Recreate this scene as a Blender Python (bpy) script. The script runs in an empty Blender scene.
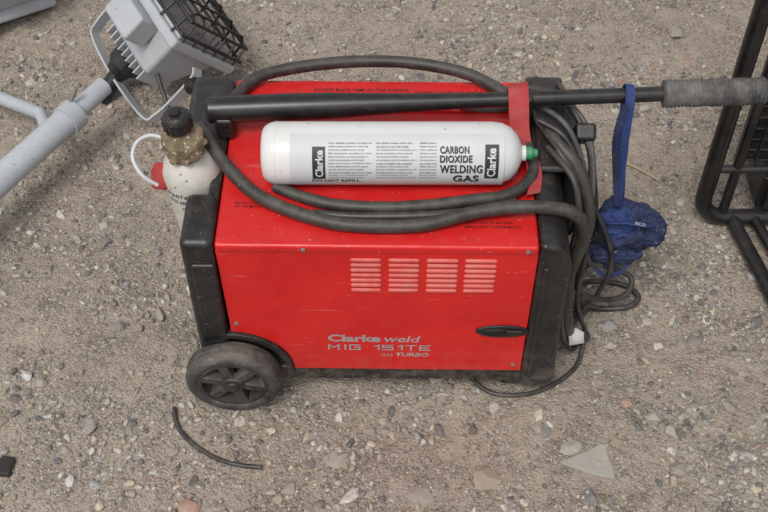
import bpy, bmesh, math, random
import numpy as np
from mathutils import Vector, Matrix, noise, Quaternion
random.seed(7); np.random.seed(7)
scene = bpy.context.scene
COL = scene.collection
scene.view_settings.view_transform = 'Standard'
scene.view_settings.look = 'None'
scene.view_settings.exposure = 0

# ------------------------------------------------------------------ materials
def nmat(name):
    m = bpy.data.materials.new(name); m.use_nodes = True
    nt = m.node_tree
    return m, nt, nt.nodes['Principled BSDF']
def N(nt, t, **kw):
    n = nt.nodes.new(t)
    for k, v in kw.items():
        if k in n.inputs: n.inputs[k].default_value = v
        else: setattr(n, k, v)
    return n
def ramp(nt, src, stops):
    r = nt.nodes.new('ShaderNodeValToRGB')
    el = r.color_ramp.elements
    while len(el) < len(stops): el.new(0.5)
    for e, (p, c) in zip(el, stops):
        e.position = p; e.color = c if len(c) == 4 else (*c, 1)
    nt.links.new(src, r.inputs[0]); return r.outputs[0]
def mix(nt, fac, a, b, mode='MIX'):
    n = nt.nodes.new('ShaderNodeMix'); n.data_type = 'RGBA'; n.blend_type = mode
    for s, v in ((0, fac), (6, a), (7, b)):
        if isinstance(v, (int, float)): n.inputs[s].default_value = v
        elif isinstance(v, tuple): n.inputs[s].default_value = (*v[:3], 1)
        else: nt.links.new(v, n.inputs[s])
    return n.outputs[2]
def bw(v): return (v, v, v)
DUST = (0.33, 0.28, 0.23)
def surface(name, base, rough=0.45, dust=0.3, dustcol=DUST, spots=0.0, spotcol=(0.5,0.45,0.4),
            bump=0.1, bscale=250, metal=0.0, var=0.12, top=0.25, spscale=260, dent=0.0, scuff=0.0, scuffcol=(0.5,0.3,0.27), low=None):
    """painted / moulded surface: mottling, dust film, specks, scuffs, dirt near the ground"""
    m, nt, b = nmat(name)
    tc = N(nt, 'ShaderNodeTexCoord').outputs['Object']
    def noi(scale, det=3, r=0.6, vec=tc):
        n = N(nt, 'ShaderNodeTexNoise', Scale=scale, Detail=det, Roughness=r)
        nt.links.new(vec, n.inputs['Vector']); return n.outputs['Fac']
    n1, n2 = noi(9, 2), noi(50, 5, 0.7)
    c = mix(nt, ramp(nt, n1, [(0.35, bw(0)), (0.65, bw(1))]), tuple(x*(1-var) for x in base), tuple(min(1, x*(1+var)) for x in base))
    geo = N(nt, 'ShaderNodeNewGeometry')
    sep = N(nt, 'ShaderNodeSeparateXYZ'); nt.links.new(geo.outputs['Normal'], sep.inputs[0])
    up = ramp(nt, sep.outputs['Z'], [(0.2, bw(0)), (0.95, bw(top))])
    d1 = ramp(nt, n2, [(0.42, bw(0)), (0.78, bw(dust))])
    d2 = ramp(nt, n1, [(0.4, bw(0)), (0.75, bw(dust*0.5))])
    a1 = N(nt, 'ShaderNodeMath', operation='ADD'); nt.links.new(d1, a1.inputs[0]); nt.links.new(d2, a1.inputs[1])
    um = N(nt, 'ShaderNodeMath', operation='MULTIPLY'); nt.links.new(up, um.inputs[0]); nt.links.new(n2, um.inputs[1])
    a2 = N(nt, 'ShaderNodeMath', operation='ADD', use_clamp=True); nt.links.new(a1.outputs[0], a2.inputs[0]); nt.links.new(um.outputs[0], a2.inputs[1])
    fac = a2.outputs[0]
    if low:   # splashed dirt fading out with height above the ground
        s2 = N(nt, 'ShaderNodeSeparateXYZ'); nt.links.new(tc, s2.inputs[0])
        lr = ramp(nt, s2.outputs['Z'], [(0.02, bw(low)), (0.13, bw(0))])
        lm = N(nt, 'ShaderNodeMath', operation='MULTIPLY'); nt.links.new(lr, lm.inputs[0])
        nt.links.new(ramp(nt, n2, [(0.4, bw(0)), (0.65, bw(1))]), lm.inputs[1])
        a3 = N(nt, 'ShaderNodeMath', operation='ADD', use_clamp=True); nt.links.new(fac, a3.inputs[0]); nt.links.new(lm.outputs[0], a3.inputs[1]); fac = a3.outputs[0]
    c = mix(nt, fac, c, dustcol)
    if spots > 0:
        n3 = noi(spscale, 1, 0.5)
        c = mix(nt, ramp(nt, n3, [(0.74-spots*0.1, bw(0)), (0.78-spots*0.1, bw(0.8))]), c, spotcol)
    if scuff > 0:
        for rot, sc in (((0.3, 0.5, 0.2), (10, 160, 160)), ((0.4, -0.55, 0.7), (22, 210, 190))):
            mp = N(nt, 'ShaderNodeMapping'); mp.inputs['Rotation'].default_value = rot; mp.inputs['Scale'].default_value = sc
            nt.links.new(tc, mp.inputs['Vector'])
            ns = noi(1.0, 2, 0.55, mp.outputs[0])
            sm = N(nt, 'ShaderNodeMath', operation='MULTIPLY')
            nt.links.new(ramp(nt, ns, [(0.67, bw(0)), (0.73, bw(scuff))]), sm.inputs[0])
            nt.links.new(ramp(nt, n1, [(0.45, bw(0)), (0.6, bw(1))]), sm.inputs[1])
            c = mix(nt, sm.outputs[0], c, scuffcol)
    nt.links.new(c, b.inputs['Base Color'])
    rr = N(nt, 'ShaderNodeMapRange'); rr.inputs['To Min'].default_value = rough; rr.inputs['To Max'].default_value = min(1, rough+0.4)
    nt.links.new(fac, rr.inputs['Value']); nt.links.new(rr.outputs[0], b.inputs['Roughness'])
    b.inputs['Metallic'].default_value = metal
    bn = noi(bscale, 2, 0.6)
    bp = N(nt, 'ShaderNodeBump', Strength=bump, Distance=0.001)
    nt.links.new(bn, bp.inputs['Height']); out = bp.outputs[0]
    if dent:
        b2 = N(nt, 'ShaderNodeBump', Strength=dent, Distance=0.01); nt.links.new(n1, b2.inputs['Height'])
        nt.links.new(bp.outputs[0], b2.inputs['Normal']); out = b2.outputs[0]
    nt.links.new(out, b.inputs['Normal'])
    return m

M_red = surface('red_paint', (0.62, 0.010, 0.010), 0.30, 0.06, (0.36,0.16,0.13), 0.1, (0.42,0.22,0.18), 0.05, 90, var=0.08, top=0.09, spscale=220, dent=0.4, scuff=0.28, low=0.30)
M_redlt = surface('red_paint_worn_lit', (0.60, 0.07, 0.055), 0.4, 0.5, (0.55,0.27,0.23), 0, bump=0.05)  # louvre red: wear plus the light the ridges catch, painted into the colour
M_redst = surface('red_strap_cloth', (0.38, 0.013, 0.016), 0.7, 0.2, bump=0.6, bscale=500, top=0.08)
M_blk = surface('black_plastic', (0.009, 0.009, 0.010), 0.36, 0.06, DUST, 0.15, (0.25,0.22,0.19), 0.35, 500, top=0.09, scuff=0.3, scuffcol=(0.22,0.2,0.18), low=0.30, spscale=320)
M_blk2 = surface('black_steel', (0.008, 0.008, 0.009), 0.32, 0.05, DUST, 0.0, bump=0.1, top=0.05, scuff=0.2, scuffcol=(0.2,0.18,0.17))
M_dark = surface('dark_slot', (0.006, 0.006, 0.006), 0.7, 0.02, top=0)
M_tyre = surface('wheel_rubber', (0.018, 0.018, 0.019), 0.6, 0.28, DUST, 0.2, (0.3,0.27,0.23), 0.3, 300, top=0.3)
M_hub = surface('wheel_hub', (0.014, 0.014, 0.016), 0.45, 0.18, DUST, 0, bump=0.2, top=0.2)
M_hose = surface('rubber_hose', (0.026, 0.024, 0.022), 0.45, 0.28, (0.19,0.165,0.135), 0.2, (0.33,0.29,0.24), 0.25, 300, top=0.16, spscale=600)
M_wire = surface('cable_black', (0.013, 0.013, 0.014), 0.40, 0.18, DUST, 0, bump=0.1, top=0.12)
M_wireg = surface('cable_grey', (0.06, 0.06, 0.06), 0.5, 0.2, DUST, 0, bump=0.1, top=0.15)
M_grip = surface('foam_grip', (0.03, 0.03, 0.032), 0.85, 0.55, (0.22,0.205,0.185), 0.8, (0.18,0.17,0.155), 0.8, 350, top=0.4, spscale=420)
M_white = surface('white_enamel', (0.68, 0.68, 0.665), 0.33, 0.14, (0.42,0.35,0.27), 0.16, (0.20,0.10,0.05), 0.05, 100, var=0.03, top=0.05, spscale=70, scuff=0.5, scuffcol=(0.3,0.28,0.25))
M_whited = surface('white_enamel_dirty', (0.60, 0.585, 0.54), 0.42, 0.5, (0.36,0.29,0.20), 0.35, (0.17,0.09,0.05), 0.08, 100, var=0.08, top=0.3, spscale=90, scuff=0.6, scuffcol=(0.22,0.18,0.15))
M_label = surface('paper_label', (0.56, 0.57, 0.58), 0.5, 0.15, (0.45,0.42,0.38), 0, bump=0.05, var=0.04, top=0.05)
M_ink = surface('black_ink', (0.02, 0.02, 0.025), 0.5, 0.05, top=0)
M_inkg = surface('grey_ink', (0.13, 0.14, 0.16), 0.5, 0.05, top=0)
M_inkr = surface('dark_red_ink', (0.10, 0.01, 0.01), 0.5, 0.05, top=0)
M_silver = surface('silver_print', (0.36, 0.34, 0.35), 0.45, 0.4, (0.45,0.12,0.11), 0.4, (0.5,0.03,0.03), 0.05, top=0, spscale=450)
M_crud = surface('corroded_brass', (0.27, 0.205, 0.12), 0.7, 0.8, (0.06,0.04,0.025), 1.2, (0.52,0.49,0.42), 0.9, 260, var=0.6, top=0.1, spscale=150)
M_green = surface('green_cap', (0.02, 0.24, 0.10), 0.45, 0.1)
M_screw = surface('screw_steel', (0.35, 0.33, 0.31), 0.4, 0.3, metal=0.7)
M_alu = surface('grey_powder_coat', (0.42, 0.44, 0.46), 0.42, 0.2, (0.28,0.26,0.23), 0.2, (0.2,0.18,0.16), 0.1, var=0.08, top=0.12, scuff=0.4, scuffcol=(0.2,0.19,0.18))
M_galv = surface('galvanised_tube', (0.45, 0.48, 0.51), 0.42, 0.3, (0.30,0.28,0.26), 0.3, (0.3,0.27,0.24), 0.1, var=0.1, top=0.1, scuff=0.6, scuffcol=(0.22,0.21,0.2))
M_blue = surface('blue_webbing', (0.018, 0.040, 0.16), 0.8, 0.15, (0.12,0.14,0.22), 0, bump=0.6, bscale=600, var=0.3, top=0.1)
M_navy = surface('navy_fabric', (0.011, 0.020, 0.075), 0.8, 0.25, (0.1,0.12,0.18), 0.3, (0.22,0.24,0.3), 0.9, 300, var=0.5, top=0.1)
M_glass = surface('lamp_glass', (0.10, 0.11, 0.12), 0.12, 0.2, top=0.1)
M_slate = surface('slate_stone', (0.28, 0.272, 0.245), 0.85, 0.6, (0.37,0.32,0.26), 0.3, (0.4,0.38,0.35), 0.8, 120, var=0.2, dent=0.5)
M_brick = surface('brick_bit', (0.36, 0.20, 0.145), 0.9, 0.6, (0.38,0.31,0.25), 0.2, bump=0.9, bscale=300, var=0.2)
M_wood = surface('dry_wood', (0.42, 0.31, 0.21), 0.8, 0.4, bump=0.5)
M_paper = surface('dirty_paper', (0.58, 0.58, 0.56), 0.7, 0.3, bump=0.5)

# ------------------------------------------------------------------ mesh helpers
def empty(name):
    e = bpy.data.objects.new(name, None); e.empty_display_size = 0.1; COL.objects.link(e); return e
def addobj(name, me, mat, parent=None, smooth=True):
    o = bpy.data.objects.new(name, me); COL.objects.link(o)
    if mat: me.materials.append(mat)
    if smooth and len(me.polygons): me.polygons.foreach_set('use_smooth', [True]*len(me.polygons))
    if parent: o.parent = parent
    return o
def from_bm(name, bm, mat, parent=None, smooth=True):
    bmesh.ops.recalc_face_normals(bm, faces=bm.faces)
    me = bpy.data.meshes.new(name); bm.to_mesh(me); bm.free()
    return addobj(name, me, mat, parent, smooth)
def bevel(o, w, seg=3, ang=30):
    m = o.modifiers.new('bevel', 'BEVEL'); m.width = w; m.segments = seg
    m.limit_method = 'ANGLE'; m.angle_limit = math.radians(ang); m.harden_normals = True
    return o
def box(name, lo, hi, mat, parent=None, bv=0.002, mtx=None, taper=None):
    bm = bmesh.new(); bmesh.ops.create_cube(bm, size=1)
    lo, hi = Vector(lo), Vector(hi); c = (lo+hi)/2; s = hi-lo
    for v in bm.verts:
        v.co = Vector((v.co.x*s.x, v.co.y*s.y, v.co.z*s.z))
        if taper and v.co.z < 0: v.co.x *= taper[0]; v.co.y *= taper[1]
        v.co += c
    if mtx is not None: bmesh.ops.transform(bm, matrix=mtx, verts=bm.verts)
    o = from_bm(name, bm, mat, parent)
    if bv: bevel(o, bv)
    return o
def prism(name, pts, axis, lo, hi, mat, parent=None, bv=0.002, mtx=None, seg=3):
    bm = bmesh.new()
    def mk(p, h): return (p[0], h, p[1]) if axis == 'y' else (p[0], p[1], h)
    a = [bm.verts.new(mk(p, lo)) for p in pts]; b = [bm.verts.new(mk(p, hi)) for p in pts]
    n = len(pts)
    bm.faces.new(a); bm.faces.new(b[::-1])
    for i in range(n): bm.faces.new((a[i], a[(i+1) % n], b[(i+1) % n], b[i]))
    if mtx is not None: bmesh.ops.transform(bm, matrix=mtx, verts=bm.verts)
    o = from_bm(name, bm, mat, parent)
    if bv: bevel(o, bv, seg)
    return o
def axis_mtx(origin, direction):
    q = Vector(direction).normalized().to_track_quat('Z', 'Y')
    return Matrix.Translation(origin) @ q.to_matrix().to_4x4()
def lathe(name, prof, mtx, mat, parent=None, n=48, sharp=35):
    bm = bmesh.new(); rings = []
    for a, r in prof:
        if r < 1e-6: rings.append([bm.verts.new((0, 0, a))])
        else: rings.append([bm.verts.new((r*math.cos(2*math.pi*i/n), r*math.sin(2*math.pi*i/n), a)) for i in range(n)])
    for A, B in zip(rings, rings[1:]):
        if len(A) == 1 and len(B) == 1: continue
        for i in range(n):
            j = (i+1) % n
            if len(A) == 1: bm.faces.new((A[0], B[i], B[j]))
            elif len(B) == 1: bm.faces.new((A[i], A[j], B[0]))
            else: bm.faces.new((A[i], A[j], B[j], B[i]))
    bmesh.ops.transform(bm, matrix=mtx, verts=bm.verts)
    o = from_bm(name, bm, mat, parent)
    o.data.set_sharp_from_angle(angle=math.radians(sharp))
    return o
def catmull(pts, sub=8, closed=False):
    P = [Vector(p) for p in pts]; out = []; n = len(P)
    rng = n if closed else n-1
    for i in range(rng):
        if closed: p0, p1, p2, p3 = P[(i-1) % n], P[i], P[(i+1) % n], P[(i+2) % n]
        else: p0, p1, p2, p3 = P[max(i-1, 0)], P[i], P[i+1], P[min(i+2, n-1)]
        for k in range(sub):
            t = k/sub
            out.append(0.5*((2*p1)+(-p0+p2)*t+(2*p0-5*p1+4*p2-p3)*t*t+(-p0+3*p1-3*p2+p3)*t**3))
    if not closed: out.append(P[-1])
    return out
def tube(name, pts, r, mat, parent=None, sub=8, n=14, smoothpath=True, closed=False, wob=0.0):
    path = catmull(pts, sub, closed) if smoothpath else [Vector(p) for p in pts]
    bm = bmesh.new(); L = len(path); rings = []; nrm = None
    for i, p in enumerate(path):
        a = path[(i-1) % L] if (closed or i > 0) else p
        b = path[(i+1) % L] if (closed or i < L-1) else p
        t = (b-a).normalized()
        if nrm is None: nrm = t.orthogonal().normalized()
        else: nrm = (nrm - t*nrm.dot(t)).normalized()
        bi = t.cross(nrm)
        rr = r(i/(L-1)) if callable(r) else r
        if wob: rr *= 1 + wob*noise.noise(p*40)
        rings.append([bm.verts.new(p+(nrm*math.cos(2*math.pi*k/n)+bi*math.sin(2*math.pi*k/n))*rr) for k in range(n)])
    pairs = list(zip(rings, rings[1:]))
    if closed: pairs.append((rings[-1], rings[0]))
    for A, B in pairs:
        for k in range(n): bm.faces.new((A[k], A[(k+1) % n], B[(k+1) % n], B[k]))
    if not closed: bm.faces.new(rings[0]); bm.faces.new(rings[-1][::-1])
    o = from_bm(name, bm, mat, parent); o.data.set_sharp_from_angle(angle=math.radians(60)); return o
def ribbon(name, pts, wdir, w, th, mat, parent=None, sub=8, closed=False, twist=0.0):
    path = catmull(pts, sub, closed); bm = bmesh.new(); rings = []; L = len(path); W0 = Vector(wdir).normalized()
    for i, p in enumerate(path):
        a = path[(i-1) % L] if (closed or i) else p; b = path[(i+1) % L] if (closed or i < L-1) else p
        t = (b-a).normalized()
        W = Quaternion(t, twist*noise.noise(p*25+Vector((1,2,3)))) @ W0 if twist else W0
        nn = t.cross(W).normalized()
        ww = w*(1+0.12*noise.noise(p*30))
        rings.append([bm.verts.new(p+W*sx*ww/2+nn*sy*th/2) for sx, sy in ((-1,-1),(1,-1),(1,1),(-1,1))])
    pr = list(zip(rings, rings[1:])) + ([(rings[-1], rings[0])] if closed else [])
    for A, B in pr:
        for k in range(4): bm.faces.new((A[k], A[(k+1) % 4], B[(k+1) % 4], B[k]))
    if not closed: bm.faces.new(rings[0]); bm.faces.new(rings[-1][::-1])
    o = from_bm(name, bm, mat, parent); o.data.set_sharp_from_angle(angle=math.radians(40)); return o
def text(name, body, mapf, mat, parent, width=None, height=None, bold=0.0, spacing=1.0, shear=0.0, th=0.0004):
    cu = bpy.data.curves.new(name, 'FONT'); cu.body = body; cu.size = 1; cu.extrude = 0.0; cu.offset = bold
    cu.space_character = spacing; cu.shear = shear; cu.resolution_u = 3
    o = bpy.data.objects.new(name, cu); COL.objects.link(o)
    dg = bpy.context.evaluated_depsgraph_get(); me = bpy.data.meshes.new_from_object(o.evaluated_get(dg))
    bpy.data.objects.remove(o)
    co = np.empty(len(me.vertices)*3); me.vertices.foreach_get('co', co); co = co.reshape(-1, 3)
    mn, mx = co.min(0), co.max(0); ex = mx-mn
    sx = width/ex[0] if width else None; sy = height/ex[1] if height else None
    if sx is None: sx = sy
    if sy is None: sy = sx
    for v in me.vertices:
        v.co = mapf((v.co.x-mn[0])*sx, (v.co.y-mn[1])*sy, th)
    return addobj(name, me, mat, parent, False)
def strokes(name, body, x0, z0, cw, ch, gap, bar, mat, parent, y=-0.0005):
    """square stencil lettering drawn as bars on the side panel"""
    G = {'M': [(0,0,0,1),(0,1,.5,.45),(.5,.45,1,1),(1,1,1,0)], 'I': [(.5,0,.5,1)], 'G': [(1,1,0,1),(0,1,0,0),(0,0,1,0),(1,0,1,.5),(1,.5,.55,.5)],
         '1': [(.2,.78,.55,1),(.55,1,.55,0)], '5': [(1,1,0,1),(0,1,0,.55),(0,.55,1,.55),(1,.55,1,0),(1,0,0,0)], 'T': [(0,1,1,1),(.5,1,.5,0)], 'E': [(1,1,0,1),(0,1,0,0),(0,0,1,0),(0,.52,.8,.52)]}
    bm = bmesh.new(); x = x0; k = 0
    for chh in body:
        if chh == 'I': x -= 0.25*cw
        if chh != ' ':
            for (a, b_, c_, d) in G[chh]:
                p, q = Vector((x+a*cw, z0+b_*ch)), Vector((x+c_*cw, z0+d*ch)); t = (q-p).normalized(); n_ = Vector((-t.y, t.x))*bar/2
                p -= t*bar/2; q += t*bar/2; k += 1; yy = y-0.00003*(k % 9)
                bm.faces.new([bm.verts.new((s.x, yy, s.y)) for s in (p-n_, q-n_, q+n_, p+n_)])
        x += (cw+gap)*(0.68 if chh in '1 I' else 1)
    return from_bm(name, bm, mat, parent, False)

# ------------------------------------------------------------------ GROUND
def gh(x, y):
    v = Vector((x, y, 0))
    return 0.010*noise.noise(v*2.6) + 0.0036*noise.noise(v*12+Vector((3,1,0))) + 0.0018*noise.noise(v*50) - 0.001
def axis(lo, hi, step):
    fine = np.arange(lo, hi+1e-6, step)
    far = np.array([0.05, 0.15, 0.4, 1, 2.5, 6, 14, 30, 60])
    return np.concatenate([lo-far[::-1], fine, hi+far])
gx, gy = axis(-1.0, 1.05, 0.0045), axis(-0.4, 1.25, 0.0045)
nx, ny = len(gx), len(gy)
V = np.zeros((ny, nx, 3))
V[:, :, 0] = gx[None, :]; V[:, :, 1] = gy[:, None]
for j in range(ny):
    for i in range(nx): V[j, i, 2] = gh(gx[i], gy[j])
idx = np.arange(nx*ny).reshape(ny, nx)
F = np.stack([idx[:-1, :-1], idx[:-1, 1:], idx[1:, 1:], idx[1:, :-1]], -1).reshape(-1, 4)
def np_mesh(name, verts, faces):
    me = bpy.data.meshes.new(name); k = faces.shape[1]
    me.vertices.add(len(verts)); me.vertices.foreach_set('co', verts.astype(np.float32).ravel())
    me.loops.add(faces.size); me.loops.foreach_set('vertex_index', faces.astype(np.int32).ravel())
    me.polygons.add(len(faces)); me.polygons.foreach_set('loop_start', (np.arange(len(faces))*k).astype(np.int32))
    me.update(calc_edges=True); me.validate(); return me
m, nt, b = nmat('gravelly_dirt')
tc = N(nt, 'ShaderNodeTexCoord').outputs['Object']
def noi(scale, det=4, r=0.6):
    n = N(nt, 'ShaderNodeTexNoise', Scale=scale, Detail=det, Roughness=r); nt.links.new(tc, n.inputs['Vector']); return n.outputs['Fac']
def vor(scale, feature='F1'):
    n = N(nt, 'ShaderNodeTexVoronoi', Scale=scale); n.feature = feature; nt.links.new(tc, n.inputs['Vector']); return n
nA, nB, nC, nD = noi(2.6, 4, 0.65), noi(13, 6, 0.72), noi(80, 4, 0.7), noi(420, 2, 0.7)
c = mix(nt, ramp(nt, nA, [(0.38, bw(0)), (0.60, bw(1))]), (0.345, 0.282, 0.224), (0.240, 0.196, 0.156))
c = mix(nt, ramp(nt, nB, [(0.40, bw(0)), (0.62, bw(0.85))]), c, (0.410, 0.345, 0.280))
c = mix(nt, ramp(nt, nB, [(0.30, bw(0.75)), (0.44, bw(0))]), c, (0.155, 0.126, 0.10))
c = mix(nt, ramp(nt, nC, [(0.33, bw(0.8)), (0.46, bw(0))]), c, (0.145, 0.118, 0.094))
v1 = vor(280)
sepv = N(nt, 'ShaderNodeSeparateColor'); nt.links.new(v1.outputs['Color'], sepv.inputs[0])
grain = ramp(nt, sepv.outputs[0], [(0.0, bw(0.08)), (0.35, (0.24, 0.20, 0.16)), (0.75, (0.38, 0.325, 0.27)), (1.0, (0.64, 0.60, 0.54))])
gm = N(nt, 'ShaderNodeMath', operation='MULTIPLY')
nt.links.new(ramp(nt, v1.outputs['Distance'], [(0.35, bw(0.9)), (0.6, bw(0.05))]), gm.inputs[0])
nt.links.new(ramp(nt, nB, [(0.42, bw(1)), (0.58, bw(0.15))]), gm.inputs[1])
c = mix(nt, gm.outputs[0], c, grain)
c = mix(nt, ramp(nt, nD, [(0.30, bw(0.55)), (0.44, bw(0))]), c, (0.12, 0.097, 0.078))
nt.links.new(c, b.inputs['Base Color']); b.inputs['Roughness'].default_value = 0.92
b.inputs['Specular IOR Level'].default_value = 0.25
h1 = mix(nt, 0.3, nC, nD); h2 = mix(nt, 0.3, h1, ramp(nt, v1.outputs['Distance'], [(0, bw(1)), (0.7, bw(0))]))
bp = N(nt, 'ShaderNodeBump', Strength=1.0, Distance=0.0055); nt.links.new(h2, bp.inputs['Height']); nt.links.new(bp.outputs[0], b.inputs['Normal'])
addobj('ground', np_mesh('ground', V.reshape(-1, 3), F), m)

m, nt, b = nmat('stones')
at = N(nt, 'ShaderNodeAttribute', attribute_name='Col')
tc = N(nt, 'ShaderNodeTexCoord').outputs['Object']
nS = noi(160, 4, 0.7)
cs = mix(nt, ramp(nt, nS, [(0.38, bw(0.55)), (0.62, bw(0))]), at.outputs['Color'], (0.26, 0.215, 0.17))
nt.links.new(cs, b.inputs['Base Color']); b.inputs['Roughness'].default_value = 0.85
b.inputs['Specular IOR Level'].default_value = 0.3
bp = N(nt, 'ShaderNodeBump', Strength=0.6, Distance=0.0015); nt.links.new(nS, bp.inputs['Height']); nt.links.new(bp.outputs[0], b.inputs['Normal'])
M_stone = m
def ico(sub):
    bm = bmesh.new(); bmesh.ops.create_icosphere(bm, subdivisions=sub, radius=1)
    v = np.array([x.co[:] for x in bm.verts]); f = np.array([[q.index for q in p.verts] for p in bm.faces]); bm.free(); return v, f
def density(x, y, sel):
    v = Vector((x, y, 5)); d = 0.32+1.2*noise.noise(v*2.4)+1.2*noise.noise(v*7)
    d += 0.45*max(0, (0.15-y)*2) * (1 if x > 0 else 0.6)
    return max(d, 0.12 if sel else 0.06)
def stones(n, smin, smax, sub, power=2.2, emb=(-0.15, 0.45)):
    tv, tf = ico(sub); temps = []
    for k in range(18):
        off = Vector((k*7.3, 1.7*k, 0)); T = tv.copy()
        for i in range(len(T)):
            d = Vector(T[i]); T[i] = T[i]*(1+0.38*noise.noise(d*1.3+off)+0.14*noise.noise(d*3.5+off))
        for q in range(9):
            nn = np.random.normal(size=3); nn /= np.linalg.norm(nn); lim = np.random.uniform(0.42, 0.78)
            dd = T@nn; ov = np.maximum(dd-lim, 0); T -= ov[:, None]*nn[None]
        temps.append(T)
    vs, fs, cs = [], [], []; off = 0; made = 0; tries = 0
    while made < n and tries < n*10:
        tries += 1
        x = random.uniform(-0.95, 1.0); y = random.uniform(-0.38, 1.15)
        if random.random() > density(x, y, smin > 0.004): continue
        if -0.2 < x < 0.19 and 0.03 < y < 0.27: continue
        s = smin+(smax-smin)*random.random()**power
        T = temps[random.randrange(18)]
        a = random.uniform(0, 6.283); ca, sa = math.cos(a), math.sin(a)
        tl = random.uniform(-0.5, 0.5); ct, st = math.cos(tl), math.sin(tl)
        sc = np.array([s*random.uniform(0.9, 1.5), s*random.uniform(0.65, 1.1), s*random.uniform(0.5, 0.85)])
        q = T*sc
        q = q@np.array([[1, 0, 0], [0, ct, st], [0, -st, ct]])@np.array([[ca, sa, 0], [-sa, ca, 0], [0, 0, 1]])
        q = q+np.array([x, y, gh(x, y)+sc[2]*random.uniform(*emb)])
        vs.append(q); fs.append(tf+off); off += len(q)
        g = random.gauss(0.33, 0.11); g = min(max(g, 0.10), 0.62); w = random.uniform(0.0, 0.28)
        col = [g*(1+w*0.6), g, g*(1-w)]
        r = random.random()
        if r < 0.02: col = [0.36, 0.22, 0.165]
        elif r < 0.07: col = [0.58, 0.56, 0.52]
        elif r < 0.19: col = [0.11, 0.11, 0.118]
        cs.append(np.tile(np.array(col+[1]), (len(q), 1))); made += 1
    return np.concatenate(vs), np.concatenate(fs), np.concatenate(cs)
parts = [stones(30000, 0.0010, 0.0033, 1), stones(12500, 0.0022, 0.0066, 2), stones(1700, 0.0046, 0.0110, 3, power=2.0, emb=(-0.35, 0.3)), stones(170, 0.009, 0.019, 3, power=1.8, emb=(-0.7, -0.3))]
vo = 0; AV, AF, AC = [], [], []
for v_, f_, c_ in parts:
    AV.append(v_); AF.append(f_+vo); AC.append(c_); vo += len(v_)
AV, AF, AC = map(np.concatenate, (AV, AF, AC))
me = np_mesh('gravel', AV, AF)
ca = me.color_attributes.new('Col', 'FLOAT_COLOR', 'POINT'); ca.data.foreach_set('color', AC.astype(np.float32).ravel())
addobj('gravel', me, M_stone, smooth=False)

def rock(name, x, y, r, flat, mat, seed, zup=0.3, elong=1.2):
    bm = bmesh.new(); bmesh.ops.create_icosphere(bm, subdivisions=4, radius=1)
    off = Vector((seed*3.1, seed, 0)); rnd = random.Random(seed)
    pl = [(Vector((rnd.gauss(0, 1), rnd.gauss(0, 1), rnd.gauss(0, .8))).normalized(), rnd.uniform(0.5, 0.85)) for _ in range(9)]
    a = rnd.uniform(0, 3.1)
    for v in bm.verts:
        v.co *= 1+0.3*noise.noise(v.co*1.2+off)+0.05*noise.noise(v.co*5+off)
        for n_, l_ in pl:
            d = v.co.dot(n_)-l_
            if d > 0: v.co -= n_*d
        c_ = Vector((v.co.x*r*elong, v.co.y*r, v.co.z*r*flat)); c_.rotate(Matrix.Rotation(a, 3, 'Z'))
        v.co = c_+Vector((x, y, gh(x, y)+r*flat*zup))
    o = from_bm(name, bm, mat, None); o.data.set_sharp_from_angle(angle=math.radians(35)); return o
M_rock = surface('rock_grey', (0.30, 0.27, 0.235), 0.85, 0.6, (0.34,0.285,0.23), 0.4, (0.42,0.4,0.37), 0.8, 300, var=0.2)
M_rockb = surface('rock_brown', (0.27, 0.22, 0.17), 0.85, 0.6, (0.33,0.27,0.21), 0.4, (0.2,0.17,0.14), 0.8, 300, var=0.2)
M_rockd = surface('rock_dark', (0.13, 0.135, 0.14), 0.8, 0.4, DUST, 0.2, bump=0.6)
for i, (x, y, r, fl, mt) in enumerate([(0.16,-0.027,0.011,0.6,M_rock),(0.139,-0.14,0.022,0.3,M_rockb),(-0.067,-0.106,0.016,0.25,M_rock),
    (0.28,-0.166,0.011,0.6,M_rockd),(0.388,-0.04,0.011,0.6,M_rock),(-0.45,0.29,0.011,0.6,M_rockd),(-0.40,0.12,0.008,0.7,M_rockd),
    (0.556,0.81,0.016,0.5,M_rock),(0.318,0.0,0.008,0.6,M_rockb),(0.41,-0.12,0.012,0.5,M_rock),(-0.3,-0.09,0.009,0.5,M_rock),
    (0.05,-0.165,0.014,0.3,M_rock),(-0.02,-0.06,0.009,0.5,M_rockb),(0.5,-0.02,0.012,0.5,M_rock),(-0.55,-0.05,0.012,0.4,M_rockb),
    (0.22,-0.06,0.009,0.6,M_rock),(-0.13,-0.15,0.010,0.5,M_rock),(0.45,0.09,0.011,0.5,M_rock),(-0.5,0.02,0.009,0.6,M_rock)]):
    rock('stone', x, y, r, fl, mt, 11+i)
rock('brick_fragment', 0.348, -0.016, 0.008, 0.5, M_brick, 91)
rock('brick_fragment', -0.264, -0.180, 0.016, 0.3, M_brick, 92)
rock('crumpled_paper', -0.433, -0.14, 0.008, 0.5, M_paper, 95, 0.5)
z0 = gh(0.28, -0.11)
prism('slate_fragment', [(0.242,-0.112),(0.255,-0.119),(0.268,-0.123),(0.297,-0.134),(0.319,-0.139),(0.318,-0.125),(0.314,-0.11),(0.311,-0.085),(0.304,-0.083),(0.283,-0.095)], 'z', z0-0.004, z0+0.004, M_slate, None, 0.002,
      mtx=Matrix.Translation((0.28,-0.11,z0))@Matrix.Rotation(0.04,4,'X')@Matrix.Translation((-0.28,0.11,-z0)))
def onground(pts, up): return [(x, y, gh(x, y)+up) for x, y in pts]
tube('hose_offcut', onground([(-0.302,-0.022),(-0.295,-0.05),(-0.272,-0.078),(-0.235,-0.103),(-0.2,-0.115),(-0.170,-0.118)], 0.004), 0.0032, M_wire, sub=8)
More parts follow.
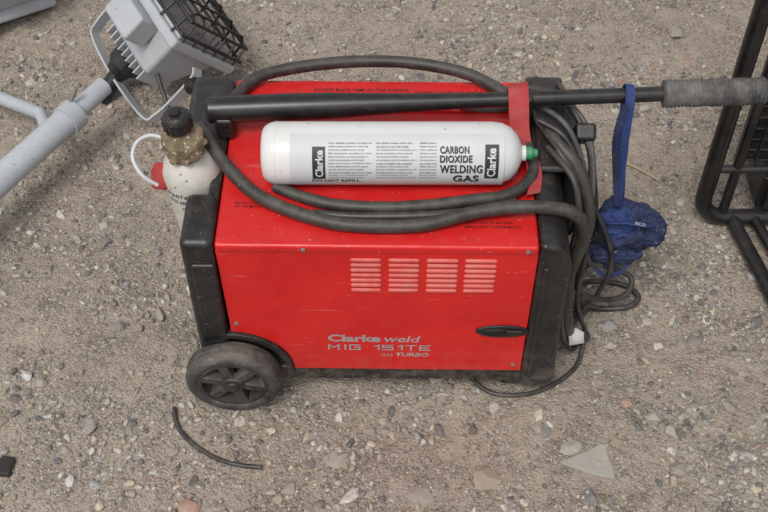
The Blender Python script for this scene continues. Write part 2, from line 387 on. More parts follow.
tube('stick', onground([(0.39,0.485),(0.43,0.46),(0.468,0.43)], 0.003), 0.0028, M_wood, n=6, wob=0.4)
zs_ = gh(-0.53, -0.12)
prism('metal_scrap', [(-0.56,-0.13),(-0.515,-0.135),(-0.512,-0.108),(-0.53,-0.105),(-0.535,-0.115),(-0.56,-0.11)], 'z', zs_-0.002, zs_+0.009, M_blk2, None, 0.001)

# ------------------------------------------------------------------ WELDING MACHINE
YAW = -0.013
W = empty('welding_machine'); W.rotation_euler = (0, 0, YAW)
WX, WZ, WR = -0.210, 0.0665, 0.0665
arc = [(WX+0.084*math.cos(a), WZ+0.084*math.sin(a)) for a in [math.radians(d) for d in range(2, 89, 6)]]
prism('side_panel', [(-0.210, 0.320), (-0.207, 0.1505)]+arc[::-1]+[(-0.126, 0.0655), (0.192, 0.0655), (0.192, 0.320)], 'y', 0.0, 0.006, M_red, W, 0.001)
box('inner_body', (-0.208, 0.0085, 0.05), (0.19, 0.296, 0.318), M_blk, W, 0.002)
box('back_panel', (-0.209, 0.2965, 0.068), (0.191, 0.301, 0.318), M_red, W, 0.001)
box('lid', (-0.210, -0.003, 0.3205), (0.192, 0.304, 0.3345), M_red, W, 0.0045)
box('lid_ridge', (-0.195, 0.238, 0.3335), (0.165, 0.292, 0.3395), M_red, W, 0.003)
box('chassis', (-0.205, 0.0025, 0.036), (0.205, 0.298, 0.0645), M_blk, W, 0.004)
box('end_cap_front_pillar', (-0.2535,-0.005,0.060), (-0.2107,0.084,0.339), M_blk, W, 0.010)
box('end_cap_web', (-0.226,0.070,0.062), (-0.2110,0.18,0.337), M_blk, W, 0.004)
box('end_cap_back_pillar', (-0.272,0.166,0.060), (-0.2109,0.311,0.340), M_blk, W, 0.014)
box('pillar_groove', (-0.2555,0.012,0.12), (-0.2530,0.07,0.30), M_blk, W, 0.001)
box('cap_step', (-0.243,-0.0085,0.150), (-0.2120,0.0,0.300), M_blk, W, 0.004)
box('bottle_ledge', (-0.268,0.080,0.062), (-0.2111,0.17,0.080), M_blk, W, 0.004)
prism('end_cap_right', [(0.1925,0.030),(0.232,0.030),(0.241,0.045),(0.238,0.12),(0.235,0.20),(0.236,0.295),(0.230,0.320),(0.216,0.337),(0.1925,0.341)],
      'y', -0.006, 0.312, M_blk, W, 0.008)
box('cap_rib', (0.2, -0.009, 0.06), (0.207, -0.004, 0.30), M_blk, W, 0.002)
box('cap_top_tray', (0.198, 0.12, 0.338), (0.243, 0.30, 0.349), M_blk, W, 0.006)
box('cap_side_box', (0.236, 0.13, 0.20), (0.262, 0.29, 0.33), M_blk, W, 0.01)
def annulus(name, r0, r1, a0, a1, ylo, yhi, mat, bv=0.0015):
    ps = [(WX+r1*math.cos(math.radians(a)), WZ+r1*math.sin(math.radians(a))) for a in np.linspace(a0, a1, 20)]
    ps += [(WX+r0*math.cos(math.radians(a)), WZ+r0*math.sin(math.radians(a))) for a in np.linspace(a1, a0, 20)]
    return prism(name, ps, 'y', ylo, yhi, mat, W, bv)
annulus('wheel_arch', 0.074, 0.0835, -12, 118, -0.005, 0.008, M_blk)
def wheel(name, x, yf, sgn):
    Mx = axis_mtx((x, yf, WZ), (0, sgn, 0))
    R = WR; T = 0.036
    lathe(name+'_tyre', [(0.004,0.049),(0.001,0.052),(0.0,0.056),(0.001,0.060),(0.004,0.064),(0.009,0.0662),(0.013,R),(0.0135,R-0.0008),(0.0145,R-0.0008),(0.015,R),(T-0.015,R),(T-0.0145,R-0.0008),(T-0.0135,R-0.0008),(T-0.013,R),(T-0.004,0.0645),(T,0.058),(T,0.0)], Mx, M_tyre, W, 64)
    lathe(name+'_rim', [(0.012,0.049),(0.004,0.049),(0.003,0.0465),(0.003,0.044),(0.020,0.0425),(0.022,0.012)], Mx, M_hub, W, 64)
    lathe(name+'_boss', [(0.014,0.017),(0.003,0.016),(0.001,0.014),(0.001,0.008),(-0.002,0.007),(-0.002,0)], Mx, M_hub, W, 32)
    for k in range(6):
        mt = Mx@Matrix.Rotation(k*math.pi/3+0.25, 4, 'Z')
        box(name+'_spoke', (0.014,-0.0068,0.0035), (0.0445,0.0068,0.0205), M_tyre, W, 0.002, mtx=mt)
wheel('front_wheel', WX, -0.034, 1)
wheel('back_wheel', WX, 0.346, -1)
tube('axle', [(WX,-0.02,WZ),(WX,0.33,WZ)], 0.006, M_screw, W, smoothpath=False)
box('foot', (0.17,0.02,-0.004), (0.225,0.06,0.04), M_blk, W, 0.004)
box('foot_back', (0.17,0.24,-0.004), (0.225,0.28,0.04), M_blk, W, 0.004)
def pill(name, x0, x1, z, h, depth, mat):
    n = 10; bm = bmesh.new(); rows = []
    for k in range(n+1):
        a = math.pi*k/n
        rows.append((math.cos(a)*h/2, -math.sin(a)*depth))
    secs = []
    for t in (0, .02, .05, .09, .91, .95, .98, 1):
        e = min(t, 1-t)/0.09; s = math.sqrt(max(0, 1-(1-min(e, 1))**2)); s = max(s, 0.05)
        secs.append([bm.verts.new((x0+(x1-x0)*t, -0.0002+r[1]*s, z+r[0]*s)) for r in rows])
    for A, B in zip(secs, secs[1:]):
        for k in range(n): bm.faces.new((A[k], A[k+1], B[k+1], B[k]))
    return from_bm(name, bm, mat, W)
for gx0, gx1 in ((-0.043,-0.003),(0.005,0.045),(0.053,0.094),(0.101,0.142)):
    for r in range(7):
        z = 0.306-r*0.0100
        pill('louvre', gx0, gx1, z, 0.0066, 0.0028, M_redlt)
        box('louvre_slot', (gx0+0.003, -0.0006, z-0.0044), (gx1-0.003, 0.002, z-0.0034), M_dark, W, 0)
def ell(cx, cz, rx, rz, n=40, p=2.0):
    return [(cx+rx*math.copysign(abs(math.cos(t))**(2/p), math.cos(t)), cz+rz*math.copysign(abs(math.sin(t))**(2/p), math.sin(t))) for t in np.linspace(0, 2*math.pi, n, endpoint=False)]
prism('latch_bezel', ell(0.159, 0.160, 0.036, 0.0125), 'y', -0.003, 0.001, M_blk, W, 0.0012)
prism('latch_slot', ell(0.150, 0.160, 0.020, 0.0072), 'y', -0.0036, -0.002, M_dark, W, 0)
box('latch_tongue', (0.164,-0.006,0.156), (0.186,-0.0025,0.165), M_blk, W, 0.0015)
def screw(x, y, z, d):
    lathe('screw', [(0,0.0034),(0.0010,0.0032),(0.0016,0.002),(0.0016,0)], axis_mtx((x,y,z), d), M_screw, W, 16)
for x in (-0.10, 0.178): screw(x, -0.0032, 0.3275, (0,-1,0))
for x, z in ((-0.198,0.17),(0.18,0.08)): screw(x, -0.0002, z, (0,-1,0))
for x in (-0.2, 0.18): screw(x, 0.22, 0.3346, (0,0,1))
def side(x0, z0): return lambda u, v, w: (x0+u, -w, z0+v)
text('print_maker', 'Clarke', side(-0.0765,0.131), M_silver, W, width=0.072, height=0.0165, bold=0.04)
text('print_weld', 'weld', side(0.0,0.131), M_silver, W, width=0.050, height=0.0150, bold=0.018, shear=0.2)
strokes('print_model', 'MIG 151TE', -0.0755, 0.1135, 0.0133, 0.0105, 0.0058, 0.0026, M_silver, W)
text('print_turbo', 'TURBO', side(0.016,0.0975), M_silver, W, width=0.046, height=0.0090, bold=0.03, shear=0.15)
text('print_gas', 'GAS', side(-0.004,0.0975), M_silver, W, width=0.016, height=0.0070, bold=0.0)
def topm(x0, y0, z=0.3347): return lambda u, v, w: (x0+u, y0+v, z+w)
for i, (s, x, y, w) in enumerate([('DO NOT COVER VENTS', -0.19, 0.066, 0.05),('OF THE MACHINE', -0.19, 0.060, 0.04),('DO NOT RIDE ON MACHINE', 0.10, 0.036, 0.06),
        ('REMOVE GAS BOTTLE BEFORE MOVING', 0.10, 0.029, 0.07)]):
    text('print_warning', s, topm(x, y), M_inkr, W, width=w, height=0.0040, bold=0.01)
for i, (s, x, y, w) in enumerate([('DO NOT PLACE ITEMS ON THIS SURFACE', -0.10, 0.274, 0.13),('DISCONNECT FROM THE MAINS SUPPLY', -0.10, 0.264, 0.12),('BEFORE REMOVING THIS COVER', -0.10, 0.254, 0.10),
        ('DO NOT COVER THIS MACHINE', 0.04, 0.270, 0.10),('READ THE INSTRUCTIONS', 0.04, 0.260, 0.08)]):
    text('print_warning_back', s, topm(x, y, 0.3397), M_ink, W, width=w, height=0.0058, bold=0.01)
hA, hB = Vector((-0.236, 0.198, 0.373)), Vector((0.372, 0.217, 0.392))
hd = (hB-hA)
lathe('handle_bar', [(0,0),(0.0,0.014),(0.004,0.0175),(0.10,0.0185),(0.16,0.0175),(0.26,0.0130),(0.33,0.0108),(0.36,0.0102),(hd.length,0.0100)], axis_mtx(hA, hd), M_blk2, W, 32)
gp = []
for i in range(105):
    gp.append((i*0.00125, 0.0172+0.0013*(0.5+0.5*math.cos(i*math.pi/2))+0.0005*math.sin(i*0.25)))
lathe('handle_grip', [(-0.002,0.0095),(-0.002,0.014)]+gp+[(0.133,0.0165),(0.137,0.012),(0.139,0.0)], axis_mtx(hB-hd.normalized()*0.008, (0.135,0.006,0.0015)), M_grip, W, 32, sharp=80)
box('handle_bracket_left', (-0.225,0.178,0.338), (-0.20,0.218,0.372), M_blk, W, 0.006)
box('handle_bracket_right', (0.178,0.196,0.336), (0.192,0.222,0.398), M_blk, W, 0.005)
ribbon('red_strap', [(0.178,0.140,0.352),(0.175,0.166,0.362),(0.173,0.188,0.386),(0.172,0.208,0.4035),(0.172,0.228,0.396),(0.175,0.245,0.368),(0.178,0.275,0.350)], (1,0.05,0), 0.026, 0.003, M_redst, W, twist=0.5)
ribbon('red_strap_tail', [(0.186,0.150,0.350),(0.190,0.125,0.352),(0.192,0.100,0.349),(0.188,0.080,0.343)], (1,0.3,0), 0.018, 0.003, M_redst, W, twist=0.6)
tube('torch_hose', [(-0.222,0.205,0.349),(-0.205,0.250,0.350),(-0.170,0.293,0.352),(-0.076,0.318,0.353),(0.022,0.321,0.353),(0.106,0.300,0.353),(0.159,0.262,0.352),(0.196,0.222,0.351),
     (0.222,0.160,0.359),(0.252,0.128,0.335),(0.272,0.105,0.27),(0.262,0.095,0.2),(0.258,0.09,0.12),(0.275,0.11,0.04),(0.31,0.16,0.012)], 0.0086, M_hose, W, wob=0.06)
tube('front_hose', [(-0.243,0.175,0.366),(-0.228,0.148,0.365),(-0.203,0.112,0.356),(-0.162,0.072,0.346),(-0.104,0.041,0.344),(-0.042,0.024,0.344),(0.044,0.024,0.345),(0.106,0.040,0.350),(0.156,0.048,0.352),
     (0.206,0.050,0.351),(0.242,0.052,0.335),(0.258,0.060,0.285),(0.250,0.066,0.2),(0.256,0.062,0.12),(0.272,0.07,0.05),(0.300,0.10,0.012)], 0.0088, M_hose, W, wob=0.06)
tube('middle_hose', [(-0.140,0.090,0.343),(-0.105,0.072,0.343),(-0.049,0.055,0.345),(0.032,0.053,0.347),(0.108,0.064,0.348),(0.158,0.076,0.347),(0.187,0.105,0.348),(0.190,0.135,0.352),(0.184,0.165,0.352)], 0.0078, M_hose, W, wob=0.06)
tube('under_hose', [(-0.09,0.045,0.341),(-0.03,0.040,0.342),(0.06,0.041,0.345),(0.12,0.052,0.344),(0.165,0.066,0.344)], 0.006, M_wire, W)
thin = [
 [(0.150,0.255,0.345),(0.185,0.23,0.362),(0.205,0.185,0.360),(0.225,0.14,0.358),(0.246,0.115,0.33),(0.253,0.085,0.27),(0.246,0.06,0.19),(0.250,0.05,0.10),(0.275,0.07,0.02),(0.300,0.11,0.010)],
 [(0.19,0.27,0.352),(0.225,0.25,0.360),(0.255,0.215,0.352),(0.276,0.17,0.31),(0.268,0.14,0.25),(0.260,0.12,0.16),(0.27,0.13,0.06),(0.315,0.155,0.010),(0.369,0.158,0.009),(0.390,0.178,0.010),(0.367,0.200,0.012),(0.321,0.206,0.012),(0.29,0.18,0.03)],
 [(0.17,0.24,0.36),(0.215,0.21,0.366),(0.245,0.18,0.352),(0.270,0.15,0.29),(0.276,0.13,0.22),(0.29,0.13,0.15),(0.33,0.16,0.11),(0.362,0.18,0.085),(0.355,0.20,0.07),(0.31,0.19,0.08),(0.275,0.16,0.10)],
 [(0.20,0.185,0.372),(0.235,0.16,0.362),(0.262,0.125,0.31),(0.272,0.09,0.24),(0.268,0.07,0.15),(0.285,0.09,0.07),(0.296,0.094,0.03),(0.281,0.046,0.010),(0.226,0.004,0.009),(0.168,-0.004,0.009),(0.133,0.016,0.010),(0.11,0.06,0.012)],
 [(0.235,0.28,0.353),(0.25,0.24,0.352),(0.272,0.19,0.335),(0.285,0.165,0.27),(0.30,0.17,0.19),(0.315,0.185,0.16)],
 [(0.21,0.15,0.358),(0.24,0.10,0.350),(0.252,0.075,0.30),(0.262,0.08,0.22),(0.28,0.10,0.12),(0.33,0.14,0.05),(0.365,0.16,0.04),(0.372,0.185,0.05),(0.33,0.2,0.06)],
 [(0.10,0.235,0.347),(0.15,0.225,0.352),(0.19,0.235,0.36),(0.235,0.235,0.362),(0.268,0.20,0.345),(0.280,0.15,0.28),(0.272,0.12,0.18),(0.285,0.12,0.08),(0.32,0.15,0.02)],
 [(0.255,0.16,0.30),(0.30,0.14,0.22),(0.322,0.13,0.15),(0.31,0.12,0.09),(0.285,0.11,0.05),(0.27,0.09,0.02)],
]
for i, p in enumerate(thin):
    tube('cable', p, [0.0042,0.0046,0.0040,0.0034,0.0038,0.0044,0.0036,0.0036][i], [M_wire, M_wire, M_wireg, M_wire, M_wire, M_hose, M_wireg, M_wire][i], W, n=10)
box('plug', (-0.014,-0.012,-0.016), (0.014,0.012,0.016), M_blk, W, 0.005, mtx=Matrix.Translation((0.266,0.200,0.335))@Matrix.Rotation(0.6,4,'X'))
prism('paper_tag', [(0,0),(0.021,0.004),(0.020,0.020),(0.008,0.027),(-0.002,0.018)], 'z', 0, 0.0006, M_paper, W, 0,
      mtx=Matrix.Translation((0.266,0.048,0.060))@Matrix.Rotation(0.9,4,'X'))
clM = Matrix.Translation((0.318,0.165,0.135))
for s in (-1, 1):
    box('clamp_jaw', (-0.045,-0.008,0.004*s-0.003), (0.03,0.008,0.004*s+0.004), M_blk2, W, 0.002, mtx=clM@Matrix.Rotation(0.25*s-0.3,4,'Y')@Matrix.Rotation(0.3,4,'Z'))
lathe('clamp_pivot', [(-0.012,0),(-0.012,0.007),(0.012,0.007),(0.012,0)], clM@Matrix.Rotation(1.57,4,'X'), M_screw, W, 20)

# ------------------------------------------------------------------ GAS CYLINDERS
cylprof = [(0.004,0),(0.003,0.015),(0.0,0.024),(0.001,0.030),(0.004,0.0345),(0.010,0.0382),(0.017,0.0400),(0.290,0.0400),(0.303,0.0385),(0.314,0.0335),(0.322,0.0255),(0.327,0.016),(0.329,0.010),(0.334,0.010)]
G1 = empty('gas_cylinder'); G1.rotation_euler = (0, 0, YAW)
cx0, cy, cz, R = -0.156, 0.117, 0.3755, 0.040
Mx = axis_mtx((cx0, cy, cz), (1, 0.012, 0))
lathe('shell', cylprof, Mx, M_white, G1, 72)
lathe('seam', [(0.0165,0.0401),(0.018,0.0405),(0.0195,0.0401)], Mx, M_white, G1, 72)
lathe('valve', [(0.333,0.006),(0.335,0.0085),(0.342,0.0085),(0.344,0.006),(0.349,0.005),(0.350,0)], Mx, M_green, G1, 24)
def cyl(x0, phi0, rot=False):
    def f(u, v, w):
        if rot: u, v = -v, u
        ph = math.radians(phi0)-v/R
        x = x0+u; yy = cy+0.012*(x-cx0)
        return (x, yy-(R+w)*math.sin(ph), cz+(R+w)*math.cos(ph))
    return f
def patch(name, x0, x1, p0, p1, mat, w):
    f = cyl(0, 0); bm = bmesh.new(); n = 24; g = []
    for k in range(n+1):
        ph = p0+(p1-p0)*k/n
        g.append([bm.verts.new(f(x, -math.radians(ph)*R, w)) for x in (x0, x1)])
    for A, B in zip(g, g[1:]): bm.faces.new((A[0], A[1], B[1], B[0]))
    return from_bm(name, bm, mat, G1)
patch('label', -0.118, 0.148, 8, 200, M_label, 0.0003)
patch('label_box', -0.090, -0.074, 34, 98, M_ink, 0.0006)
patch('label_box_end', 0.124, 0.141, 30, 96, M_ink, 0.0006)
text('label_maker', 'Clarke', cyl(-0.0765, 92, True), M_label, G1, width=0.036, height=0.010, bold=0.03, th=0.0009)
text('label_maker_end', 'Clarke', cyl(0.1375, 91, True), M_label, G1, width=0.038, height=0.011, bold=0.03, th=0.0009)
for s, x, p, w, h in (('CARBON',0.068,46,0.036,0.0090),('DIOXIDE',0.068,62,0.040,0.0090),('WELDING',0.068,83,0.053,0.0115),('GAS',0.085,106,0.032,0.0125)):
    text('label_title', s, cyl(x, p), M_ink, G1, width=w, height=h, bold=0.022, th=0.0006, spacing=1.08)
    text('label_title', s, cyl(x+0.0005, p+0.7), M_ink, G1, width=w, height=h, bold=0.022, th=0.0007, spacing=1.08)
fine = ['Non refillable cylinder contents carbon dioxide gas', 'under pressure store in a cool well ventilated place', 'protect from sunlight and do not expose to heat over', 'fifty degrees do not pierce or burn even after use', 'keep away from sources of ignition no smoking asphyxiant', 'in high concentrations avoid breathing the gas', 'keep out of reach of children this container is not', 'to be refilled dispose of when empty according to the rules', 'use only with the regulator supplied for this purpose',
        'first aid if inhaled remove to fresh air and keep warm', 'transport in an upright position in a secured manner', 'made under licence pressure tested to two hundred bar']
for i, s in enumerate(fine):
    p = 30+i*6.0
    text('label_print', s[:36], cyl(-0.070, p), M_inkg, G1, width=0.054-0.005*(i % 3), height=0.0027, bold=0.02, th=0.0006)
    text('label_print', s[10:44], cyl(-0.011, p), M_inkg, G1, width=0.050-0.005*((i+1) % 3), height=0.0027, bold=0.02, th=0.0006)
    text('label_print', s[5:25], cyl(0.043, p), M_inkg, G1, width=0.021, height=0.0027, bold=0.02, th=0.0006)
text('label_warning', 'DO NOT REFILL', cyl(-0.091, 108), M_ink, G1, width=0.06, height=0.0060, bold=0.02, th=0.0006)

G2 = empty('gas_cylinder'); G2.rotation_euler = (0, 0, YAW)
b0, b1 = Vector((-0.232,0.132,0.083)), Vector((-0.259,0.127,0.412)); ax = (b1-b0)
Mx2 = axis_mtx(b0, ax)
prof2 = [(0.004,0),(0.003,0.015),(0.0,0.024),(0.001,0.030),(0.004,0.0345),(0.010,0.0378),(0.017,0.0392),(0.245,0.0392),(0.258,0.0378),(0.269,0.0332),(0.277,0.0262),(0.283,0.018),(0.286,0.012),(0.290,0.012)]
lathe('shell', prof2, Mx2, M_whited, G2, 64)
lathe('neck_nut', [(0.280,0.010),(0.281,0.022),(0.285,0.0255),(0.298,0.026),(0.301,0.023),(0.303,0.0275),(0.312,0.028),(0.317,0.024),(0.321,0.017),(0.328,0.014)], Mx2, M_crud, G2, 10, sharp=20)
for k in range(9):
    a = k*0.7; rr_ = 0.024
    p = Mx2@Vector((rr_*math.cos(a), rr_*math.sin(a), 0.290+0.005*(k % 4)))
    tube('corrosion_lump', [p-Vector((0,0,0.004)), p, p+Vector((0.001,0,0.004))], lambda t: 0.004+0.003*math.sin(math.pi*t), M_crud, G2, n=9, sub=3)
tube('regulator_port', [Mx2@Vector((0.0,0.0,0.306)), Mx2@Vector((0.034,0.012,0.306))], 0.009, M_crud, G2, smoothpath=False)
lathe('knob', [(0.326,0.0),(0.326,0.0165),(0.329,0.018),(0.343,0.018),(0.348,0.0165),(0.351,0.013),(0.352,0.0)], Mx2, M_blk, G2, 28)
for k in range(14):
    box('knob_rib', (0.0165,-0.0013,0.328), (0.0192,0.0013,0.345), M_blk, G2, 0.0005, mtx=Mx2@Matrix.Rotation(k*2*math.pi/14,4,'Z'))
lathe('knob_cap', [(0.3515,0.008),(0.356,0.0075),(0.357,0.0)], Mx2, M_blk2, G2, 20)
tube('white_hose', [(-0.278,0.128,0.388),(-0.298,0.132,0.390),(-0.314,0.122,0.388),(-0.318,0.102,0.38),(-0.306,0.086,0.365),(-0.288,0.083,0.35)], 0.0026, M_label, G2, n=10)
prism('red_gauge_cover', [(-0.012,-0.018),(0.009,-0.019),(0.014,0.0),(0.009,0.016),(-0.007,0.017),(-0.014,0.004)], 'z', -0.004, 0.005, M_redst, G2, 0.003,
      mtx=Matrix.Translation((-0.292,0.120,0.330))@Matrix.Rotation(0.9,4,'X')@Matrix.Rotation(-0.4,4,'Y'))
R2 = 0.0392
def up2(a0, hgt):
    def f(u, v, w):
        a = a0+u/R2
        return Mx2@Vector(((R2+w)*math.cos(a), (R2+w)*math.sin(a), hgt+v))
    return f
q = Mx2.to_3x3().inverted()@Vector((-0.25,-1,0)); aa = math.atan2(q.y, q.x)
for i, s in enumerate(('P.J.01.02.11', 'CO2 390g 60g')):
    text('stamp', s, up2(aa-0.62, 0.234-i*0.012), M_ink, G2, width=0.050-0.008*i, height=0.0075, bold=0.02, th=0.0005)

# ------------------------------------------------------------------ BLUE RESPIRATOR hanging on the handle
B = empty('respirator_mask'); B.rotation_euler = (0, 0, YAW)
ribbon('strap', [(0.326,0.176,0.21),(0.321,0.186,0.29),(0.318,0.196,0.365),(0.318,0.201,0.392),(0.318,0.215,0.4045),(0.318,0.229,0.392),(0.320,0.224,0.35),(0.326,0.205,0.27),(0.333,0.19,0.20)], (1,0.1,0), 0.013, 0.0016, M_blue, B, twist=0.5)
ribbon('strap_tail', [(0.311,0.194,0.392),(0.306,0.187,0.34),(0.314,0.178,0.28),(0.322,0.165,0.23)], (1,-0.3,0), 0.009, 0.0016, M_navy, B, twist=0.8)
def crumple(name, c, rad, seed, mat):
    bm = bmesh.new(); bmesh.ops.create_icosphere(bm, subdivisions=5, radius=1); o3 = Vector((seed*4.1, seed*2.3, seed))
    for v in bm.verts:
        d = v.co.copy(); f = 1+0.30*noise.noise(d*1.4+o3)-0.35*abs(noise.noise(d*2.6+o3))-0.14*abs(noise.noise(d*6+o3))+0.03*noise.noise(d*14)
        v.co = Vector((d.x*rad[0]*f, d.y*rad[1]*f, d.z*rad[2]*f))+Vector(c)
    from_bm(name, bm, mat, B)
crumple('mask_body', (0.345,0.180,0.168), (0.056,0.038,0.050), 1, M_navy)
crumple('mask_fold', (0.326,0.166,0.196), (0.032,0.024,0.024), 2, M_blue)
crumple('mask_flap', (0.375,0.168,0.178), (0.030,0.025,0.032), 3, M_navy)
crumple('mask_hem', (0.328,0.158,0.142), (0.040,0.020,0.022), 4, M_navy)
ribbon('lower_strap', [(0.300,0.165,0.18),(0.294,0.148,0.145),(0.310,0.136,0.120),(0.335,0.138,0.112),(0.36,0.156,0.125),(0.376,0.170,0.150)], (0,0.5,1), 0.009, 0.0016, M_navy, B, twist=0.8)
ribbon('upper_strap', [(0.296,0.175,0.195),(0.31,0.148,0.215),(0.335,0.142,0.221),(0.367,0.146,0.210),(0.393,0.172,0.188)], (0.2,0.8,-0.5), 0.011, 0.0016, M_blue, B, twist=0.6)
text('strap_lettering', 'RCO', lambda u, v, w: (0.345+u, 0.1365+v*0.5, 0.2235+v*0.7-u*0.3), M_label, B, width=0.014, height=0.005)
box('buckle_low', (-0.012,-0.006,-0.01), (0.012,0.006,0.01), M_blk, B, 0.003, mtx=Matrix.Translation((0.303,0.158,0.175))@Matrix.Rotation(0.5,4,'Y'))

# ------------------------------------------------------------------ FLOODLIGHTS AND STAND
def floodlight(mt, bracket=True):
    L = empty('floodlight')
    box('rear_housing', (-0.075,-0.055,-0.075), (0.075,0.055,-0.003), M_alu, L, 0.008, mtx=mt, taper=(0.72,0.55))
    box('front_frame', (-0.092,-0.075,0.0), (0.092,0.075,0.018), M_alu, L, 0.006, mtx=mt)
    box('frame_lip', (-0.086,-0.069,0.018), (0.086,0.069,0.024), M_alu, L, 0.003, mtx=mt)
    box('glass', (-0.076,-0.058,0.0235), (0.076,0.058,0.0255), M_glass, L, 0.0005, mtx=mt)
    box('terminal_box', (-0.035,-0.095,-0.045), (0.035,-0.05,0.0), M_alu, L, 0.006, mtx=mt)
    for k in range(9):
        x = -0.052+k*0.013
        box('cooling_fin', (x-0.0015,-0.034,-0.088), (x+0.0015,0.034,-0.070), M_alu, L, 0.0008, mtx=mt)
    def w(pts, r=0.0022): tube('guard_wire', [mt@Vector(p) for p in pts], r, M_blk2, L, smoothpath=False, n=8)
    for k in range(6):
        y = -0.062+k*0.0248
        w([(-0.090,y,0.018),(-0.086,y,0.048),(-0.07,y,0.056),(0.07,y,0.056),(0.086,y,0.048),(0.090,y,0.018)], 0.0020)
    for k in range(5):
        x = -0.07+k*0.035
        w([(x,-0.074,0.018),(x,-0.070,0.046),(x,-0.058,0.060),(x,0.058,0.060),(x,0.070,0.046),(x,0.074,0.018)], 0.0022)
    w([(-0.09,-0.073,0.028),(0.09,-0.073,0.028),(0.09,0.073,0.028),(-0.09,0.073,0.028),(-0.09,-0.073,0.028)], 0.003)
    w([(-0.083,-0.069,0.050),(0.083,-0.069,0.050),(0.083,0.069,0.050),(-0.083,0.069,0.050),(-0.083,-0.069,0.050)], 0.003)
    if bracket:
        pts = [(-0.094,0,-0.01),(-0.104,0,-0.02),(-0.106,0.0,-0.06),(-0.104,0.0,-0.105),(-0.09,0.0,-0.125),(0.0,0.0,-0.132),(0.09,0.0,-0.125),(0.104,0.0,-0.105),(0.106,0.0,-0.06),(0.104,0,-0.02),(0.094,0,-0.01)]
        ribbon('bracket', [mt@Vector(p) for p in pts], mt.to_3x3()@Vector((0,1,0)), 0.022, 0.004, M_alu, L, sub=5)
        for s in (-1, 1):
            lathe('bracket_knob', [(0,0),(0,0.012),(0.004,0.014),(0.012,0.014),(0.016,0.010),(0.02,0.0)], mt@axis_mtx((0.104*s,0,-0.03),(s,0,0)), M_blk2, L, 14, sharp=20)
        lathe('swivel_knob', [(0,0),(0,0.020),(0.004,0.0265),(0.024,0.0265),(0.030,0.021),(0.040,0.018),(0.044,0.0)], mt@axis_mtx((-0.012,0.0,-0.086),(0.0,0.0,-1)), M_blk2, L, 16, sharp=20)
        tube('swivel_stem', [mt@Vector((-0.010,0,-0.12)), mt@Vector((0.002,0.0,-0.175))], 0.015, M_blk2, L, smoothpath=False)
    return L
def orient(loc, zdir, xdir, s=1.0):
    z = Vector(zdir).normalized(); x = Vector(xdir); x = (x-z*x.dot(z)).normalized(); y = z.cross(x)
    m3 = Matrix((x, y, z)).transposed().to_4x4(); return Matrix.Translation(loc)@m3@Matrix.Scale(s, 4)
floodlight(orient((-0.370,0.690,0.13), (0.70,0.30,0.62), (0.50,-0.82,-0.2), 1.14))
floodlight(orient((-0.725,0.87,0.085), (-0.5,0.4,-0.55), (0.8,0.5,0.0)), False)
S = empty('tripod_stand')
tube('main_pole', [(-0.83,-0.018,0.085),(-0.520,0.478,0.10)], 0.0225, M_galv, S, smoothpath=False, n=28)
tube('inner_pole', [(-0.53,0.462,0.10),(-0.474,0.552,0.104)], 0.0165, M_galv, S, smoothpath=False, n=24)
lathe('pole_collar', [(0,0.0225),(0.0,0.0262),(0.026,0.0262),(0.026,0.016)], axis_mtx((-0.526,0.468,0.10),(0.149,0.238,0.003)), M_alu, S, 28)
tube('clamp_bolt', [(-0.515,0.49,0.125),(-0.503,0.497,0.148)], 0.004, M_screw, S, smoothpath=False)
tube('leg', [(-1.15,0.85,0.02),(-0.585,0.525,0.065),(-0.56,0.47,0.085)], 0.0115, M_galv, S, smoothpath=False, n=20)
tube('leg_far', [(-0.83,-0.018,0.085),(-1.0,-0.3,0.02)], 0.0115, M_galv, S, smoothpath=False, n=20)
tube('lamp_lead', [(-0.40,0.62,0.09),(-0.36,0.52,0.03),(-0.34,0.45,0.008),(-0.33,0.47,0.007),(-0.30,0.56,0.008),(-0.22,0.66,0.008)], 0.004, M_wire, S, n=10)

# ------------------------------------------------------------------ GENERATOR (right)
E = empty('portable_generator')
def hoop(y, name, x0=0.512, h=0.54):
    x1, c = 1.08, 0.045
    pts = []
    for (cx_, cz_, a0) in ((x0+c, 0.014+c, 180), (x1-c, 0.014+c, 270), (x1-c, h-c, 0), (x0+c, h-c, 90)):
        for k in range(7):
            a = math.radians(a0+15*k); pts.append((cx_+c*math.cos(a), y, cz_+c*math.sin(a)))
    tube(name, pts, 0.0135, M_blk2, E, smoothpath=False, closed=True, n=16)
hoop(0.335, 'frame_hoop'); hoop(0.66, 'frame_hoop_back', 0.78)
for x, z in ((0.84,0.016),(0.98,0.016),(0.84,0.538),(0.98,0.538)):
    tube('cross_bar', [(x,0.335,z),(x,0.66,z)], 0.010, M_blk2, E, smoothpath=False)
tube('foot_bar', [(0.565,0.335,0.014),(0.585,0.24,0.014),(0.612,0.12,0.014),(0.66,0.06,0.014),(1.0,0.06,0.014)], 0.0115, M_blk2, E)
tube('foot_bar_inner', [(0.600,0.335,0.016),(0.625,0.24,0.016),(0.66,0.14,0.016),(0.72,0.10,0.016),(1.0,0.10,0.016)], 0.009, M_blk2, E)
box('engine_block', (0.69,0.40,0.06), (0.85,0.62,0.28), M_blk2, E, 0.02)
box('alternator', (0.85,0.42,0.08), (1.04,0.62,0.30), M_alu, E, 0.03)
box('fuel_tank', (0.68,0.375,0.37), (1.04,0.62,0.50), M_red, E, 0.03)
box('back_plate', (0.548,0.352,0.13), (1.05,0.358,0.51), M_blk, E, 0.002)
for k in range(17): tube('mesh_wire', [(0.545,0.345,0.135+k*0.0225),(1.05,0.345,0.135+k*0.0225)], 0.0022, M_blk2, E, smoothpath=False, n=6)
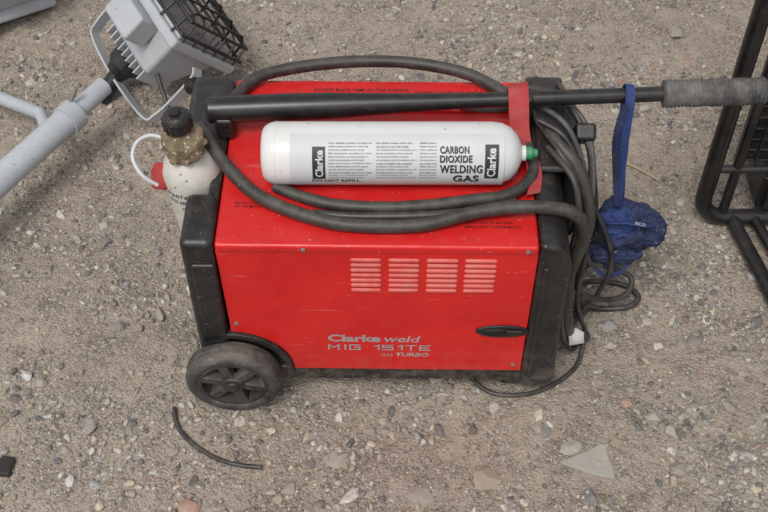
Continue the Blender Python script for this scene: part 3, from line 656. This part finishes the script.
for k in range(20): tube('mesh_wire_upright', [(0.552+k*0.025,0.341,0.13),(0.552+k*0.025,0.341,0.51)], 0.0022, M_blk2, E, smoothpath=False, n=6)
for z in (0.125, 0.30, 0.50): tube('rail', [(0.515,0.335,z),(1.07,0.335,z)], 0.007, M_blk2, E, smoothpath=False)
tube('inner_post', [(0.550,0.337,0.015),(0.550,0.337,0.53)], 0.008, M_blk2, E, smoothpath=False)
box('engine_mount', (0.60,0.34,0.03), (1.0,0.42,0.10), M_blk2, E, 0.006)
for k in range(8): box('mount_rib', (0.61+k*0.03,0.332,0.035), (0.622+k*0.03,0.341,0.095), M_blk2, E, 0.002)
box('red_handle_cover', (0.60,0.322,0.44), (0.68,0.336,0.47), M_red, E, 0.005)

# ------------------------------------------------------------------ light, sky, camera
w = bpy.data.worlds.new('World'); scene.world = w; w.use_nodes = True
nt = w.node_tree; bg = nt.nodes['Background']
sky = nt.nodes.new('ShaderNodeTexSky'); sky.sky_type = 'NISHITA'; sky.sun_disc = False
EL, AZ = math.radians(60), math.radians(205)
sky.sun_elevation = EL; sky.sun_rotation = AZ; sky.dust_density = 3.0; sky.air_density = 1.0
hs = nt.nodes.new('ShaderNodeHueSaturation'); hs.inputs['Saturation'].default_value = 0.25
nt.links.new(sky.outputs[0], hs.inputs['Color']); nt.links.new(hs.outputs[0], bg.inputs[0]); bg.inputs[1].default_value = 0.15
sd = bpy.data.lights.new('sun', 'SUN'); sd.energy = 1.5; sd.angle = math.radians(20); sd.color = (1, 0.97, 0.925)
so = bpy.data.objects.new('sun', sd); COL.objects.link(so)
dirv = Vector((math.sin(AZ)*math.cos(EL), math.cos(AZ)*math.cos(EL), math.sin(EL)))
so.rotation_euler = dirv.to_track_quat('Z', 'Y').to_euler(); so.location = dirv*5
cam = bpy.data.cameras.new('camera'); cam.lens = 36*1150/768; cam.sensor_width = 36; cam.clip_end = 500; cam.clip_start = 0.01
co = bpy.data.objects.new('camera', cam); COL.objects.link(co)
co.location = (0, -0.92, 1.41); co.rotation_euler = (math.radians(40), 0, 0)
scene.camera = co
